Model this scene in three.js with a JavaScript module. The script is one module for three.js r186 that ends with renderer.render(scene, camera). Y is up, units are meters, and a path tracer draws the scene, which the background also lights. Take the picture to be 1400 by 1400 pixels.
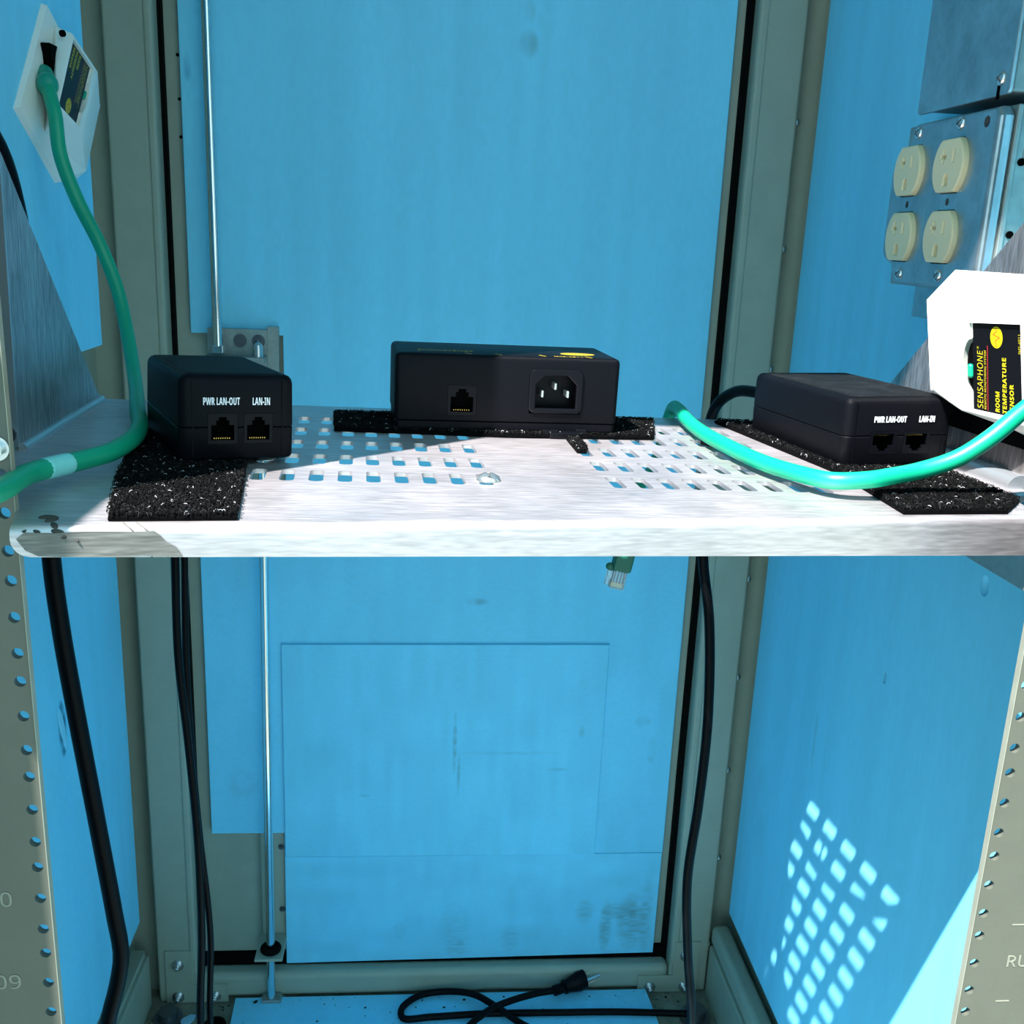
import * as THREE from 'three';
import { RoundedBoxGeometry } from 'three/addons/geometries/RoundedBoxGeometry.js';
import { ConvexGeometry } from 'three/addons/geometries/ConvexGeometry.js';
import { TextGeometry } from 'three/addons/geometries/TextGeometry.js';
import { FontLoader } from 'three/addons/loaders/FontLoader.js';
import { mergeGeometries, toCreasedNormals, mergeVertices } from 'three/addons/utils/BufferGeometryUtils.js';
import { Brush, Evaluator, SUBTRACTION } from 'three-bvh-csg';

// ---------------------------------------------------------------- camera, sky, sun, exposure
// All shapes are written in millimetres; the lens sits at x = 0, z = 0, FY above the cabinet floor.
const FY = 912, MM = 0.001;
const scene = new THREE.Scene();
const camera = new THREE.PerspectiveCamera(53.56, 1, 0.02, 60);
camera.position.set(0, FY * MM, 0);
camera.rotation.set(-0.26364184, -0.08927409, 0.04165432, 'YXZ');
camera.updateMatrixWorld(true);

const renderer = new THREE.WebGLRenderer({ antialias: true });
renderer.toneMapping = THREE.LinearToneMapping;
renderer.toneMappingExposure = 1.7;
renderer.shadowMap.enabled = true;

const SUN_DIR = new THREE.Vector3(1, -2.2, -1.02).normalize();
const sun = new THREE.DirectionalLight(new THREE.Color(1.0, 0.98, 0.95), 10);
sun.position.set(0.05, FY * MM - 0.1, -0.5).addScaledVector(SUN_DIR, -4);
sun.target.position.set(0.05, FY * MM - 0.1, -0.5);
sun.castShadow = true;
sun.shadow.mapSize.set(2048, 2048);
Object.assign(sun.shadow.camera, { left: -1.6, right: 1.6, top: 1.6, bottom: -1.6, near: 0.2, far: 9 });
scene.add(sun, sun.target);

{ // clear daytime sky, deep blue overhead and paler towards the horizon
  const w = 64, h = 128, d = new Float32Array(w * h * 4);
  for (let j = 0; j < h; j++) {
    const el = (j + 0.5) / h * Math.PI - Math.PI / 2, t = Math.max(0, Math.sin(el)), k = Math.pow(1 - t, 3.2);
    for (let i = 0; i < w; i++) {
      const o = (j * w + i) * 4;
      d[o] = 0.36 + 0.30 * k; d[o + 1] = 0.80 + 0.24 * k; d[o + 2] = 1.00 + 0.12 * k; d[o + 3] = 1;
    }
  }
  const sky = new THREE.DataTexture(d, w, h, THREE.RGBAFormat, THREE.FloatType);
  sky.mapping = THREE.EquirectangularReflectionMapping;
  sky.magFilter = THREE.LinearFilter; sky.needsUpdate = true;
  scene.background = sky; scene.environment = sky;
  scene.backgroundIntensity = 0.9; scene.environmentIntensity = 0.9;
}

// ---------------------------------------------------------------- random numbers and textures
function rng(seed) { let s = seed >>> 0; return () => { s = (s + 0x6D2B79F5) >>> 0; let t = s; t = Math.imul(t ^ (t >>> 15), t | 1); t ^= t + Math.imul(t ^ (t >>> 7), t | 61); return ((t ^ (t >>> 14)) >>> 0) / 4294967296; }; }
function noiseGrid(seed, n) { const r = rng(seed), g = new Float32Array(n * n); for (let i = 0; i < g.length; i++) g[i] = r(); return (u, v) => {
  u = ((u % 1) + 1) % 1 * n; v = ((v % 1) + 1) % 1 * n; const i = Math.floor(u) % n, j = Math.floor(v) % n, a = u - Math.floor(u), b = v - Math.floor(v);
  const i2 = (i + 1) % n, j2 = (j + 1) % n, sa = a * a * (3 - 2 * a), sb = b * b * (3 - 2 * b);
  return (g[j * n + i] * (1 - sa) + g[j * n + i2] * sa) * (1 - sb) + (g[j2 * n + i] * (1 - sa) + g[j2 * n + i2] * sa) * sb; }; }
function streakGrid(seed, nx, ny) { const r = rng(seed), g = new Float32Array(nx * ny); for (let i = 0; i < g.length; i++) g[i] = r(); return (u, v) => {
  const x = u * nx, y = v * ny, i = Math.floor(x) % nx, j = Math.floor(y) % ny, a = x - Math.floor(x), b = y - Math.floor(y), i2 = (i + 1) % nx, j2 = (j + 1) % ny;
  return (g[j * nx + i] * (1 - a) + g[j * nx + i2] * a) * (1 - b) + (g[j2 * nx + i] * (1 - a) + g[j2 * nx + i2] * a) * b; }; }
function dataTex(w, h, fn, srgb = true) {
  const d = new Uint8Array(w * h * 4);
  for (let j = 0; j < h; j++) for (let i = 0; i < w; i++) { const c = fn((i + 0.5) / w, (j + 0.5) / h), o = (j * w + i) * 4; for (let k = 0; k < 3; k++) d[o + k] = Math.max(0, Math.min(255, c[k] * 255)); d[o + 3] = 255; }
  const t = new THREE.DataTexture(d, w, h); t.wrapS = t.wrapT = THREE.RepeatWrapping; t.magFilter = THREE.LinearFilter; t.minFilter = THREE.LinearMipmapLinearFilter; t.generateMipmaps = true;
  if (srgb) t.colorSpace = THREE.SRGBColorSpace; t.needsUpdate = true; return t;
}
const grey = (v) => [v, v, v];

// brushed metal: streaks along u; uv are metres, repeat sets the size
function brushedTex(seed, lo, hi, rotate, tint = [1, 1, 1]) {
  const a = streakGrid(seed, 14, 256), b = streakGrid(seed + 1, 40, 400), c = noiseGrid(seed + 2, 8);
  const t = dataTex(512, 512, (u, v) => { const s = 0.4 * a(u, v) + 0.4 * b(u, v) + 0.2 * c(u, v), k = lo + (hi - lo) * s; return [k * tint[0], k * tint[1], k * tint[2]]; });
  t.repeat.set(5, 5); if (rotate) t.rotation = Math.PI / 2; return t;
}
function brushedRough(seed, lo, hi, rotate) {
  const a = streakGrid(seed, 30, 300), c = noiseGrid(seed + 2, 8);
  const t = dataTex(512, 512, (u, v) => grey(lo + (hi - lo) * (0.6 * a(u, v) + 0.4 * c(u, v))), false);
  t.repeat.set(5, 5); if (rotate) t.rotation = Math.PI / 2; return t;
}
function mottleTex(seed, base, amp, n = 24, rep = 4) {
  const a = noiseGrid(seed, n), b = noiseGrid(seed + 1, n * 4), c = noiseGrid(seed + 2, 6);
  const t = dataTex(256, 256, (u, v) => { const k = 1 + amp * (0.5 * a(u, v) + 0.3 * b(u, v) + 0.4 * c(u, v) - 0.6); return base.map((x) => x * k); });
  t.repeat.set(rep, rep); return t;
}
// extruded foam: nearly even, faint extrusion streaks along v, and the dirt listed in smears [u, v, su, sv, strength, tone]
function foamMat(seed, smears = [], repeatless = true) {
  const a = noiseGrid(seed, 40), b = noiseGrid(seed + 1, 8), c = noiseGrid(seed + 2, 160), e = noiseGrid(seed + 3, 60);
  const t = dataTex(512, 512, (u, v) => {
    const k = 1 + 0.035 * (b(u, v) - 0.5) + 0.03 * (a(u, v * 0.12) - 0.5) + 0.02 * (c(u, v) - 0.5);
    let r = 0.49 * k, g = 0.85 * k, bl = 0.975 * k;
    for (const [cu, cv, su, sv, st, tone = [0.33, 0.42, 0.42]] of smears) {
      const du = (u - cu) / su, dv = (v - cv) / sv, q = du * du + dv * dv; if (q > 1) continue;
      const m = Math.min(1, 0.42 * st * (1 - q) * (0.2 + 1.1 * e(u, v))); r += (tone[0] - r) * m; g += (tone[1] - g) * m; bl += (tone[2] - bl) * m;
    }
    return [r, g, bl];
  });
  return new THREE.MeshStandardMaterial({ map: t, roughness: 0.62 });
}
const std = (color, roughness, metalness = 0, extra = {}) => new THREE.MeshStandardMaterial({ color, roughness, metalness, ...extra });
const phys = (color, roughness, metalness = 0, extra = {}) => new THREE.MeshPhysicalMaterial({ color, roughness, metalness, ...extra });
const L = (r, g, b) => new THREE.Color().setRGB(r, g, b);

const fineBump = (() => { const a = noiseGrid(91, 200), b = noiseGrid(92, 90); const t = dataTex(512, 512, (u, v) => grey(0.6 * a(u, v) + 0.4 * b(u, v)), false); t.repeat.set(12, 12); return t; })();
const M = {
  paint: std(0xffffff, 0.48, 0, { map: mottleTex(11, [0.62, 0.65, 0.59], 0.07, 20, 3) }),
  paintFloor: std(0xffffff, 0.7, 0, { map: mottleTex(12, [0.50, 0.50, 0.44], 0.4, 30, 4) }),
  rail: std(0xffffff, 0.42, 0.1, { map: mottleTex(13, [0.365, 0.372, 0.335], 0.06, 20, 5) }),
  railEdge: std(0xffffff, 0.4, 0.2, { map: mottleTex(14, [0.6, 0.6, 0.54], 0.1, 20, 5) }),
  number: std(0x858578, 0.5),
  shelf: std(0xffffff, 1, 0.85, { map: brushedTex(21, 0.68, 0.95, false, [1, 0.96, 0.975]), roughnessMap: brushedRough(22, 0.38, 0.6, false) }),
  gusset: std(0xffffff, 1, 0.85, { map: brushedTex(24, 0.42, 0.92, true, [1, 0.96, 0.96]), roughnessMap: brushedRough(25, 0.3, 0.5, true) }),
  weld: std(0xc9ccd0, 0.38, 0.8),
  galv: std(0xffffff, 0.33, 0.85, { map: mottleTex(31, [0.66, 0.70, 0.72], 0.24, 14, 6) }),
  galvDark: std(0xffffff, 0.45, 0.6, { map: mottleTex(33, [0.60, 0.64, 0.63], 0.2, 14, 6) }),
  zinc: std(0xd7dadb, 0.25, 0.9),
  rod: std(0xe8ebec, 0.16, 1.0),
  steelDark: std(0x70747a, 0.35, 0.85),
  gasket: phys(0x040404, 0.8, 0, { specularIntensity: 0.2 }),
  plastic: phys(0x090a0f, 0.45, 0, { specularIntensity: 0.16, bumpMap: fineBump, bumpScale: 0.00006 }),
  plasticTop: phys(0xffffff, 0.6, 0, { specularIntensity: 0.2, map: (() => { const a = noiseGrid(41, 220), b = noiseGrid(42, 12); const t = dataTex(512, 512, (u, v) => { const s = Math.pow(a(u, v), 9) * 0.28 + 0.05 * b(u, v); return [0.05 + s, 0.057 + s, 0.065 + s]; }); t.repeat.set(8, 8); return t; })() }),
  plasticGloss: phys(0x090a0f, 0.35, 0, { specularIntensity: 0.22 }),
  pocket: phys(0x020202, 0.8, 0, { specularIntensity: 0.1 }),
  gold: std(0xcfa95a, 0.3, 1),
  ink: std(0xe9eef2, 0.6),
  inkYellow: std(0xa88c0c, 0.6),
  velcro: phys(0x030304, 0.95, 0, { specularIntensity: 0.12 }),
  fibre: phys(0xffffff, 0.7, 0, { specularIntensity: 0.15 }),
  cableBlack: phys(0x06070b, 0.42, 0, { specularIntensity: 0.2 }),
  cableGreen: std(0x049c76, 0.42),
  bootGreen: std(0x0a8f78, 0.42),
  plugGreen: std(0x075c4a, 0.45),
  sleeve: std(0x86d9d4, 0.3),
  clear: phys(0xe8f2f4, 0.12, 0, { transmission: 0.85, thickness: 0.004, ior: 1.55 }),
  white: std(0xf0eee6, 0.4),
  ivory: std(0xe6d9b0, 0.42),
  ivoryDeep: std(0xb9a877, 0.5),
  hole: phys(0x030303, 0.9, 0, { specularIntensity: 0.1 }),
  concrete: std(0xffffff, 0.95, 0, { map: mottleTex(51, [0.42, 0.46, 0.44], 0.25, 30, 1) }),
  rust: std(0x5a3a28, 0.9),
};

// ---------------------------------------------------------------- building helpers
const used = {};
const numbered = (n) => { const k = used[n] = (used[n] ?? -1) + 1; return k ? `${n}_${String(k).padStart(3, '0')}` : n; };
function boxUV(g, norm) { // uv in metres by dominant normal; norm: stretched over the bounding box instead
  const p = g.attributes.position, n = g.attributes.normal, uv = new Float32Array(p.count * 2);
  g.computeBoundingBox(); const b = g.boundingBox, s = b.getSize(new THREE.Vector3());
  for (let i = 0; i < p.count; i++) {
    const ax = Math.abs(n.getX(i)), ay = Math.abs(n.getY(i)), az = Math.abs(n.getZ(i)); let c;
    const X = norm ? (p.getX(i) - b.min.x) / s.x : p.getX(i), Y = norm ? (p.getY(i) - b.min.y) / s.y : p.getY(i), Z = norm ? (p.getZ(i) - b.min.z) / s.z : p.getZ(i);
    if (ay >= ax && ay >= az) c = [X, Z]; else if (ax >= az) c = [Z, Y]; else c = [X, Y];
    uv[i * 2] = c[0]; uv[i * 2 + 1] = c[1];
  }
  g.setAttribute('uv', new THREE.BufferAttribute(uv, 2)); return g;
}
function mg(list) { // merge after reducing everything to non-indexed position + normal
  const out = list.map((g) => { const q = g.index ? g.toNonIndexed() : g.clone(); for (const k of Object.keys(q.attributes)) if (k !== 'position' && k !== 'normal') q.deleteAttribute(k); if (!q.attributes.normal) q.computeVertexNormals(); return q; });
  const r = out.length === 1 ? out[0] : mergeGeometries(out); r.clearGroups(); return r;
}
function finish(mesh) { mesh.castShadow = mesh.receiveShadow = true; return mesh; }
const bases = new Map();
// a thing: a Group at its base (world mm); its parts are given in its own mm
function thing(name, label, category, [x, y, z] = [0, 0, 0], group) {
  const o = new THREE.Group(); o.name = numbered(name); o.position.set(x * MM, (y + FY) * MM, z * MM); o.userData = { label, category }; if (group) o.userData.group = group;
  bases.set(o, [x, y, z]); scene.add(o); return o;
}
function part(parent, name, geo, mat, opt = {}) { // geometry in the parent's own mm
  let g = mg(Array.isArray(geo) ? geo : [geo]); g.scale(MM, MM, MM); if (!opt.uv) boxUV(g, opt.norm); else g.setAttribute('uv', opt.uv);
  const m = finish(new THREE.Mesh(g, mat)); m.name = name; if (opt.label) m.userData.label = opt.label; if (opt.kind) m.userData.kind = opt.kind; parent.add(m); bases.set(m, bases.get(parent)); return m;
}
function wpart(parent, name, geo, mat, opt = {}) { // geometry in world mm
  const g = mg(Array.isArray(geo) ? geo : [geo]), b = bases.get(parent); g.translate(-b[0], -b[1], -b[2]); return part(parent, name, g, mat, opt);
}
function single(name, label, category, geo, mat, group, opt = {}) { // a thing of one mesh, geometry in world mm
  const g = mg(Array.isArray(geo) ? geo : [geo]); g.computeBoundingBox(); const c = g.boundingBox.getCenter(new THREE.Vector3()); c.y = g.boundingBox.min.y;
  g.translate(-c.x, -c.y, -c.z); g.scale(MM, MM, MM); boxUV(g, opt.norm);
  const m = finish(new THREE.Mesh(g, mat)); m.name = numbered(name); m.position.set(c.x * MM, (c.y + FY) * MM, c.z * MM); m.userData = { label, category }; if (group) m.userData.group = group; bases.set(m, [c.x, c.y, c.z]); scene.add(m); return m;
}
function struct(name, geo, mat, label) { // the setting, geometry in world mm
  const g = mg(Array.isArray(geo) ? geo : [geo]); g.translate(0, FY, 0); g.scale(MM, MM, MM); boxUV(g);
  const m = finish(new THREE.Mesh(g, mat)); m.name = name; m.userData = { kind: 'structure' }; if (label) m.userData.label = label; bases.set(m, [0, -FY, 0]); scene.add(m); return m;
}
const box = (x0, x1, y0, y1, z0, z1) => new THREE.BoxGeometry(x1 - x0, y1 - y0, z1 - z0).translate((x0 + x1) / 2, (y0 + y1) / 2, (z0 + z1) / 2);
const rbox = (x0, x1, y0, y1, z0, z1, r = 2, s = 2) => new RoundedBoxGeometry(x1 - x0, y1 - y0, z1 - z0, s, Math.min(r, (x1 - x0) / 2.01, (y1 - y0) / 2.01, (z1 - z0) / 2.01)).translate((x0 + x1) / 2, (y0 + y1) / 2, (z0 + z1) / 2);
const shapeOf = (pts) => { const s = new THREE.Shape(); pts.forEach(([x, y], i) => (i ? s.lineTo(x, y) : s.moveTo(x, y))); s.closePath(); return s; };
function rrect(T, x0, x1, y0, y1, r) { const s = new T(); s.moveTo(x0 + r, y0); s.lineTo(x1 - r, y0); s.absarc(x1 - r, y0 + r, r, -Math.PI / 2, 0, false); s.lineTo(x1, y1 - r); s.absarc(x1 - r, y1 - r, r, 0, Math.PI / 2, false); s.lineTo(x0 + r, y1); s.absarc(x0 + r, y1 - r, r, Math.PI / 2, Math.PI, false); s.lineTo(x0, y0 + r); s.absarc(x0 + r, y0 + r, r, Math.PI, Math.PI * 1.5, false); return s; }
const extr = (shape, depth, bevel = 0, seg = 6, bs = 1) => new THREE.ExtrudeGeometry(shape, { depth: depth - 2 * bevel, bevelEnabled: bevel > 0, bevelThickness: bevel, bevelSize: bevel, bevelOffset: -bevel, bevelSegments: bs, curveSegments: seg }).translate(0, 0, bevel);
const cyl = (r, h, seg = 20, r2 = r) => new THREE.CylinderGeometry(r2, r, h, seg);
const cylZ = (r, h, seg = 20, r2 = r) => cyl(r, h, seg, r2).rotateX(Math.PI / 2);
const cylX = (r, h, seg = 20, r2 = r) => cyl(r, h, seg, r2).rotateZ(Math.PI / 2);
const V = (p) => new THREE.Vector3(p[0], p[1], p[2]);
const curve = (pts, t = 0.5) => new THREE.CatmullRomCurve3(pts.map(V), false, 'centripetal', t);
const tube = (pts, r, n = 120, seg = 12) => { const c = pts instanceof THREE.Curve ? pts : curve(pts); const g = new THREE.TubeGeometry(c, n, r, seg, false); const e = [[0, -1], [1, 1]].map(([u]) => { const p = c.getPoint(u); return new THREE.SphereGeometry(r, seg, 8).translate(p.x, p.y, p.z); }); return mg([g, ...e]); };
// bolt pointing along +z from z = 0: washer, hexagon and a domed end
const bolt = (r) => [cylZ(r * 1.45, r * 0.25, 24).translate(0, 0, r * 0.12), cyl(r, r * 0.8, 6).rotateX(Math.PI / 2).translate(0, 0, r * 0.62), cylZ(r * 0.55, r * 0.7, 16, r * 0.5).translate(0, 0, r * 1.3), new THREE.SphereGeometry(r * 0.5, 14, 8).scale(1, 1, 0.4).translate(0, 0, r * 1.65)];
// pan-head screw pointing along +z
const panScrew = (r) => { const pts = [[0, r * 0.62], [r * 0.5, r * 0.56], [r * 0.85, r * 0.36], [r, r * 0.1], [r, 0]].map(([a, b]) => new THREE.Vector2(a, b)); const h = new THREE.LatheGeometry(pts.reverse(), 24).rotateX(Math.PI / 2); return csg(mg([h, cylZ(r, r * 0.1, 24).translate(0, 0, 0)]), [box(-r * 0.75, r * 0.75, -r * 0.12, r * 0.12, r * 0.34, r), box(-r * 0.12, r * 0.12, -r * 0.75, r * 0.75, r * 0.34, r)]); };
const ev = new Evaluator(); ev.useGroups = false; ev.attributes = ['position', 'normal'];
function csg(geo, cuts) { let a = new Brush(mg([geo])); a.updateMatrixWorld(); for (const c of cuts) { const b = new Brush(mg([c])); b.updateMatrixWorld(); a = ev.evaluate(a, b, SUBTRACTION); } return a.geometry; }
const font = await new FontLoader().loadAsync('fonts/droid/droid_sans_bold.typeface.json');
const fontR = await new FontLoader().loadAsync('fonts/droid/droid_sans_regular.typeface.json');
function text(str, h, w, cx, cy, f = font, depth = 0.25) { const g = new TextGeometry(str, { font: f, size: h, depth, curveSegments: 3, bevelEnabled: false }); g.computeBoundingBox(); const b = g.boundingBox, s = b.getSize(new THREE.Vector3()); g.translate(-(b.min.x + s.x / 2), -(b.min.y + s.y / 2), 0); g.scale(w / s.x, h / s.y, 1); return g.translate(cx, cy, 0); }

// ---------------------------------------------------------------- the setting: cabinet shell, frame, ground
const XL = -341, XR = 395, YT = 900, ZB = -1110, Y0 = -FY;
struct('ground', box(-6000, 6000, Y0 - 160, Y0 - 100, -6000, 6000), M.concrete);
struct('floor', box(XL - 18, XR + 18, Y0 - 100, Y0, ZB - 18, -216), M.paintFloor);
struct('ceiling', box(XL - 18, XR + 18, YT, YT + 18, ZB - 18, -205), M.paint);
const wallLeft = struct('wall_left', box(XL - 18, XL, Y0, YT, ZB - 18, -225), M.paint);
struct('wall_right', box(XR, XR + 18, Y0, YT, ZB - 18, -216), M.paint);
const wallBack = struct('wall_back', [box(XL, -262, Y0, YT, ZB - 18, -1084), box(322, XR, Y0, YT, ZB - 18, -1084), box(-262, 322, Y0, -892, ZB - 18, -1084)], M.paint);
const door1 = struct('door_1', box(-258, 310.5, -860, YT, ZB - 12, -1086), M.paint);
wpart(wallBack, 'gasket', [box(-267.5, -258.3, -892, YT, ZB, -1078), box(310.7, 323, -892, YT, ZB, -1078), box(-258.2, 310.6, -892, -860.3, ZB, -1080)], M.gasket, { label: 'black rubber door gasket' });
wpart(door1, 'screw_hole', [[242.6], [240.4], [239]].map((_, i) => cylZ(1.6, 1, 10).translate(-246, [158, 118, 83][i], -1085.8)), M.hole);
const post1 = struct('trim_1', [rbox(-309, -262, Y0, YT, -1083.5, -1060, 3.5, 3), rbox(-271, -262.4, Y0 + 40, YT, -1083, -1058.5, 3, 3)], M.paint);
const post2 = struct('trim_2', [rbox(317, 366, Y0, YT, -1083.5, -1060, 3.5, 3), rbox(317.5, 327, Y0 + 40, YT, -1083, -1058.5, 3, 3)], M.paint);
struct('trim_3', [rbox(-261.9, 316.9, -908, -874.5, -1083.5, -1060, 8, 4)], M.paint);
for (const y of [124, 0, -125, -244, -363, -484, -605, -725, -850]) wpart(post2, 'screw', panScrew(4).rotateY(0.9).translate(369, y, -1068), M.zinc);
{ // hinge added out of view to shade the left front corner of the shelf
  const t = thing('added_hinge', 'painted steel hinge added out of view to shade the left corner of the shelf', 'hinge', [XL - 9, 200, -210]);
  wpart(t, 'leaf', rbox(XL - 17, XL - 1, 205, 345, -225, -176, 1.5, 1), M.paint);
  wpart(t, 'knuckle', cyl(8, 140, 20).translate(XL - 9, 275, -180), M.zinc);
}
// bottom rails along the side walls, each with a rounded lip over a dark slot
function sideRail(name, s, xa, xb) {
  const zA = -1058, zB = -420, len = Math.hypot(zB - zA, xb - xa), ang = Math.atan2(xb - xa, zB - zA);
  const put = (g) => g.rotateY(ang).translate(xa, 0, zA);
  struct(name, [put(rbox(0, s * 22 > 0 ? 22 : 0, -838, -812, 0, len, 7, 3).translate(s > 0 ? 0 : -22, 0, 0)).clone(), put(box(s > 0 ? 5 : -20, s > 0 ? 20 : -5, -846, -836, 0, len)), put(rbox(0, 22, Y0, -843, 0, len, 2, 2).translate(s > 0 ? 0 : -22, 0, 0))], M.paint);
}
sideRail('trim_4', -1, -317, -330);
sideRail('trim_5', 1, 365, 372);

// ---------------------------------------------------------------- rack rails
const holeYs = (() => { const y = [-130.1]; let k = 0; while (y[y.length - 1] > -880) { y.push(y[y.length - 1] - (k % 3 === 0 ? 12.7 : 15.875)); k++; } const up = []; let c = -130.1; for (let i = 0; i < 22; i++) { c += i % 3 === 2 ? 12.7 : 15.875; up.push(c); } return [...up.reverse(), ...y]; })();
function rail(label, xIn, xOut, xHole, s) {
  const t = thing('rack_rail', label, 'rack rail', [(xIn + xOut) / 2, Y0, -405.4]);
  const sh = shapeOf([[xIn, Y0], [xOut, Y0], [xOut, 780], [xIn, 780]]);
  for (const y of holeYs) { const h = new THREE.Path(); h.absarc(xHole, y, 2.45, 0, Math.PI * 2, true); sh.holes.push(h); }
  wpart(t, 'face_plate', extr(sh, 3.2, 0, 10).translate(0, 0, -408.6), M.rail);
  wpart(t, 'edge_bead', rbox(Math.min(xIn, xIn - s * 0.45), Math.max(xIn, xIn - s * 0.45), Y0, 780, -408.8, -404.9, 0.6, 1), M.railEdge, { label: 'bare bright inner edge' });
  wpart(t, 'return_flange', box(Math.min(xOut, xOut - s * 3), Math.max(xOut, xOut - s * 3), Y0, 780, -435, -408.6), M.rail);
  return t;
}
const railL = rail('dark shaded perforated rack rail along the left edge, engraved with numbers', -162.9, -340, -167.1, -1);
const railR = rail('sunlit beige perforated rack rail in the lower right corner', 270.6, 394, 274.8, 1);
wpart(railL, 'engraved_number', text('10', 7.4, 10.5, -184.5, -292.2, fontR).translate(0, 0, -405.35), M.number);
wpart(railL, 'engraved_number', text('09', 7.4, 11.5, -184.6, -335.5, fontR).translate(0, 0, -405.35), M.number);
wpart(railR, 'engraved_number', text('RU', 6.6, 11, 297, -335.6, fontR).translate(0, 0, -405.35), M.number);
for (const [x0, x1, y] of [[289.5, 296.5, -359.4], [290.5, 299.5, -314.9]]) wpart(railR, 'engraved_mark', box(x0, x1, y, y + 0.65, -405.4, -405.15), M.number);

// ---------------------------------------------------------------- foam boards
const board = (pts, t) => extr(shapeOf(pts), t, 0.6);
const foam = (label, geo, seed, smears, extra) => single('foam_board', label, 'foam board', geo, foamMat(seed, smears), undefined, { norm: true, ...extra });
const upperBoard = foam('tall pale blue foam board behind the shelf, cut out round the latch bracket', board([[-242, 880], [-242, -107], [-149, -107], [-149, -299], [299, -299], [299, 880]], 11).translate(0, 0, -1086), 101,
  [[0.62, 0.41, 0.02, 0.012, 0.75], [0.62, 0.435, 0.012, 0.01, 0.5], [0.48, 0.33, 0.16, 0.25, 0.08, [0.55, 0.7, 0.8]], [0.4, 0.45, 0.12, 0.2, 0.1, [0.6, 0.78, 0.9]], [0.013, 0.378, 0.008, 0.012, 0.8, [0.1, 0.42, 0.6]], [0.55, 0.143, 0.004, 0.003, 1]]);
foam('blue foam board below the shelf with a low step cut at its left end', board([[-242, -299.6], [299.5, -299.6], [299.5, -721.6], [-158, -721.6], [-158, -690], [-242, -690]], 11).translate(0, 0, -1086), 102,
  [[0.56, 0.77, 0.025, 0.012, 0.7], [0.93, 0.42, 0.02, 0.02, 0.5], [0.955, 0.33, 0.012, 0.05, 0.4], [0.9, 0.94, 0.012, 0.01, 0.6], [0.07, 0.23, 0.04, 0.06, 0.2]]);
foam('low wide blue foam strip with grey smears along the door bottom', board([[-158, -722.2], [299, -722.2], [298.5, -866], [-158.5, -871.6]], 11).translate(0, 0, -1086), 103,
  [[0.93, 0.35, 0.045, 0.3, 0.75], [0.86, 0.3, 0.02, 0.28, 0.7], [0.9, 0.45, 0.06, 0.1, 0.6], [0.8, 0.45, 0.03, 0.12, 0.5], [0.6, 0.2, 0.03, 0.15, 0.35], [0.46, 0.12, 0.04, 0.12, 0.3], [0.45, 0.3, 0.05, 0.3, 0.25], [0.97, 0.4, 0.02, 0.4, 0.5], [0.3, 0.3, 0.02, 0.1, 0.2]]);
foam('square blue foam panel with thin scratches set proud under the shelf', board([[-156.8, -449], [215, -446.5], [214.3, -721], [-156.8, -719.8]], 3.4).translate(0, 0, -1074.9), 104,
  [[0.53, 0.55, 0.008, 0.16, 0.7], [0.545, 0.4, 0.006, 0.12, 0.6], [0.93, 0.6, 0.012, 0.03, 0.75], [0.86, 0.42, 0.04, 0.01, 0.6], [0.7, 0.5, 0.2, 0.01, 0.2], [0.25, 0.3, 0.02, 0.01, 0.5]]);
// left wall: thick upper board that carries the humidity sensor, and the lower board with a gouge
foam('thick blue foam board on the left wall behind the humidity sensor', rbox(-341, -262, -97.2, 860, -852, -470, 1.5, 1), 105, [[0.75, 0.1, 0.06, 0.1, 0.12]]);
{
  const gouge = new THREE.SphereGeometry(1, 20, 14).scale(9, 26, 7).rotateX(0.25).translate(-318, -443, -858);
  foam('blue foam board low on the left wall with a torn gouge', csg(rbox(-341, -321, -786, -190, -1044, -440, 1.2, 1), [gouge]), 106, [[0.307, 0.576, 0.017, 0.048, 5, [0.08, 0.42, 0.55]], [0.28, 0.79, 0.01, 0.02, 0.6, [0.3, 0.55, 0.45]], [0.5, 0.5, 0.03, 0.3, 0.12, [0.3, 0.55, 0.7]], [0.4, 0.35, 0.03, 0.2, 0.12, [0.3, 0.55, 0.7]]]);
}
{
  const d1 = new THREE.SphereGeometry(1, 16, 12).scale(5, 7.5, 6).translate(379.5, -215, -624), d2 = box(372, 384, -342, -332, -745, -741);
  foam('tall blue foam board on the right wall with sunlit spots and two dents', csg(rbox(380, 395, -786, 860, -1044, -440, 1.2, 1), [d1, d2]), 107, [[0.3, 0.2, 0.006, 0.02, 0.4], [0.1, 0.11, 0.05, 0.04, 0.2]]);
}
foam('flat blue foam sheet on the cabinet floor', (() => { const g = board([[-217.5, 1055], [287.5, 1055], [296, 940], [304, 500], [-206, 500], [-214, 940]], 9); return g.rotateX(-Math.PI / 2).translate(0, Y0, 0); })(), 108, []);

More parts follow.
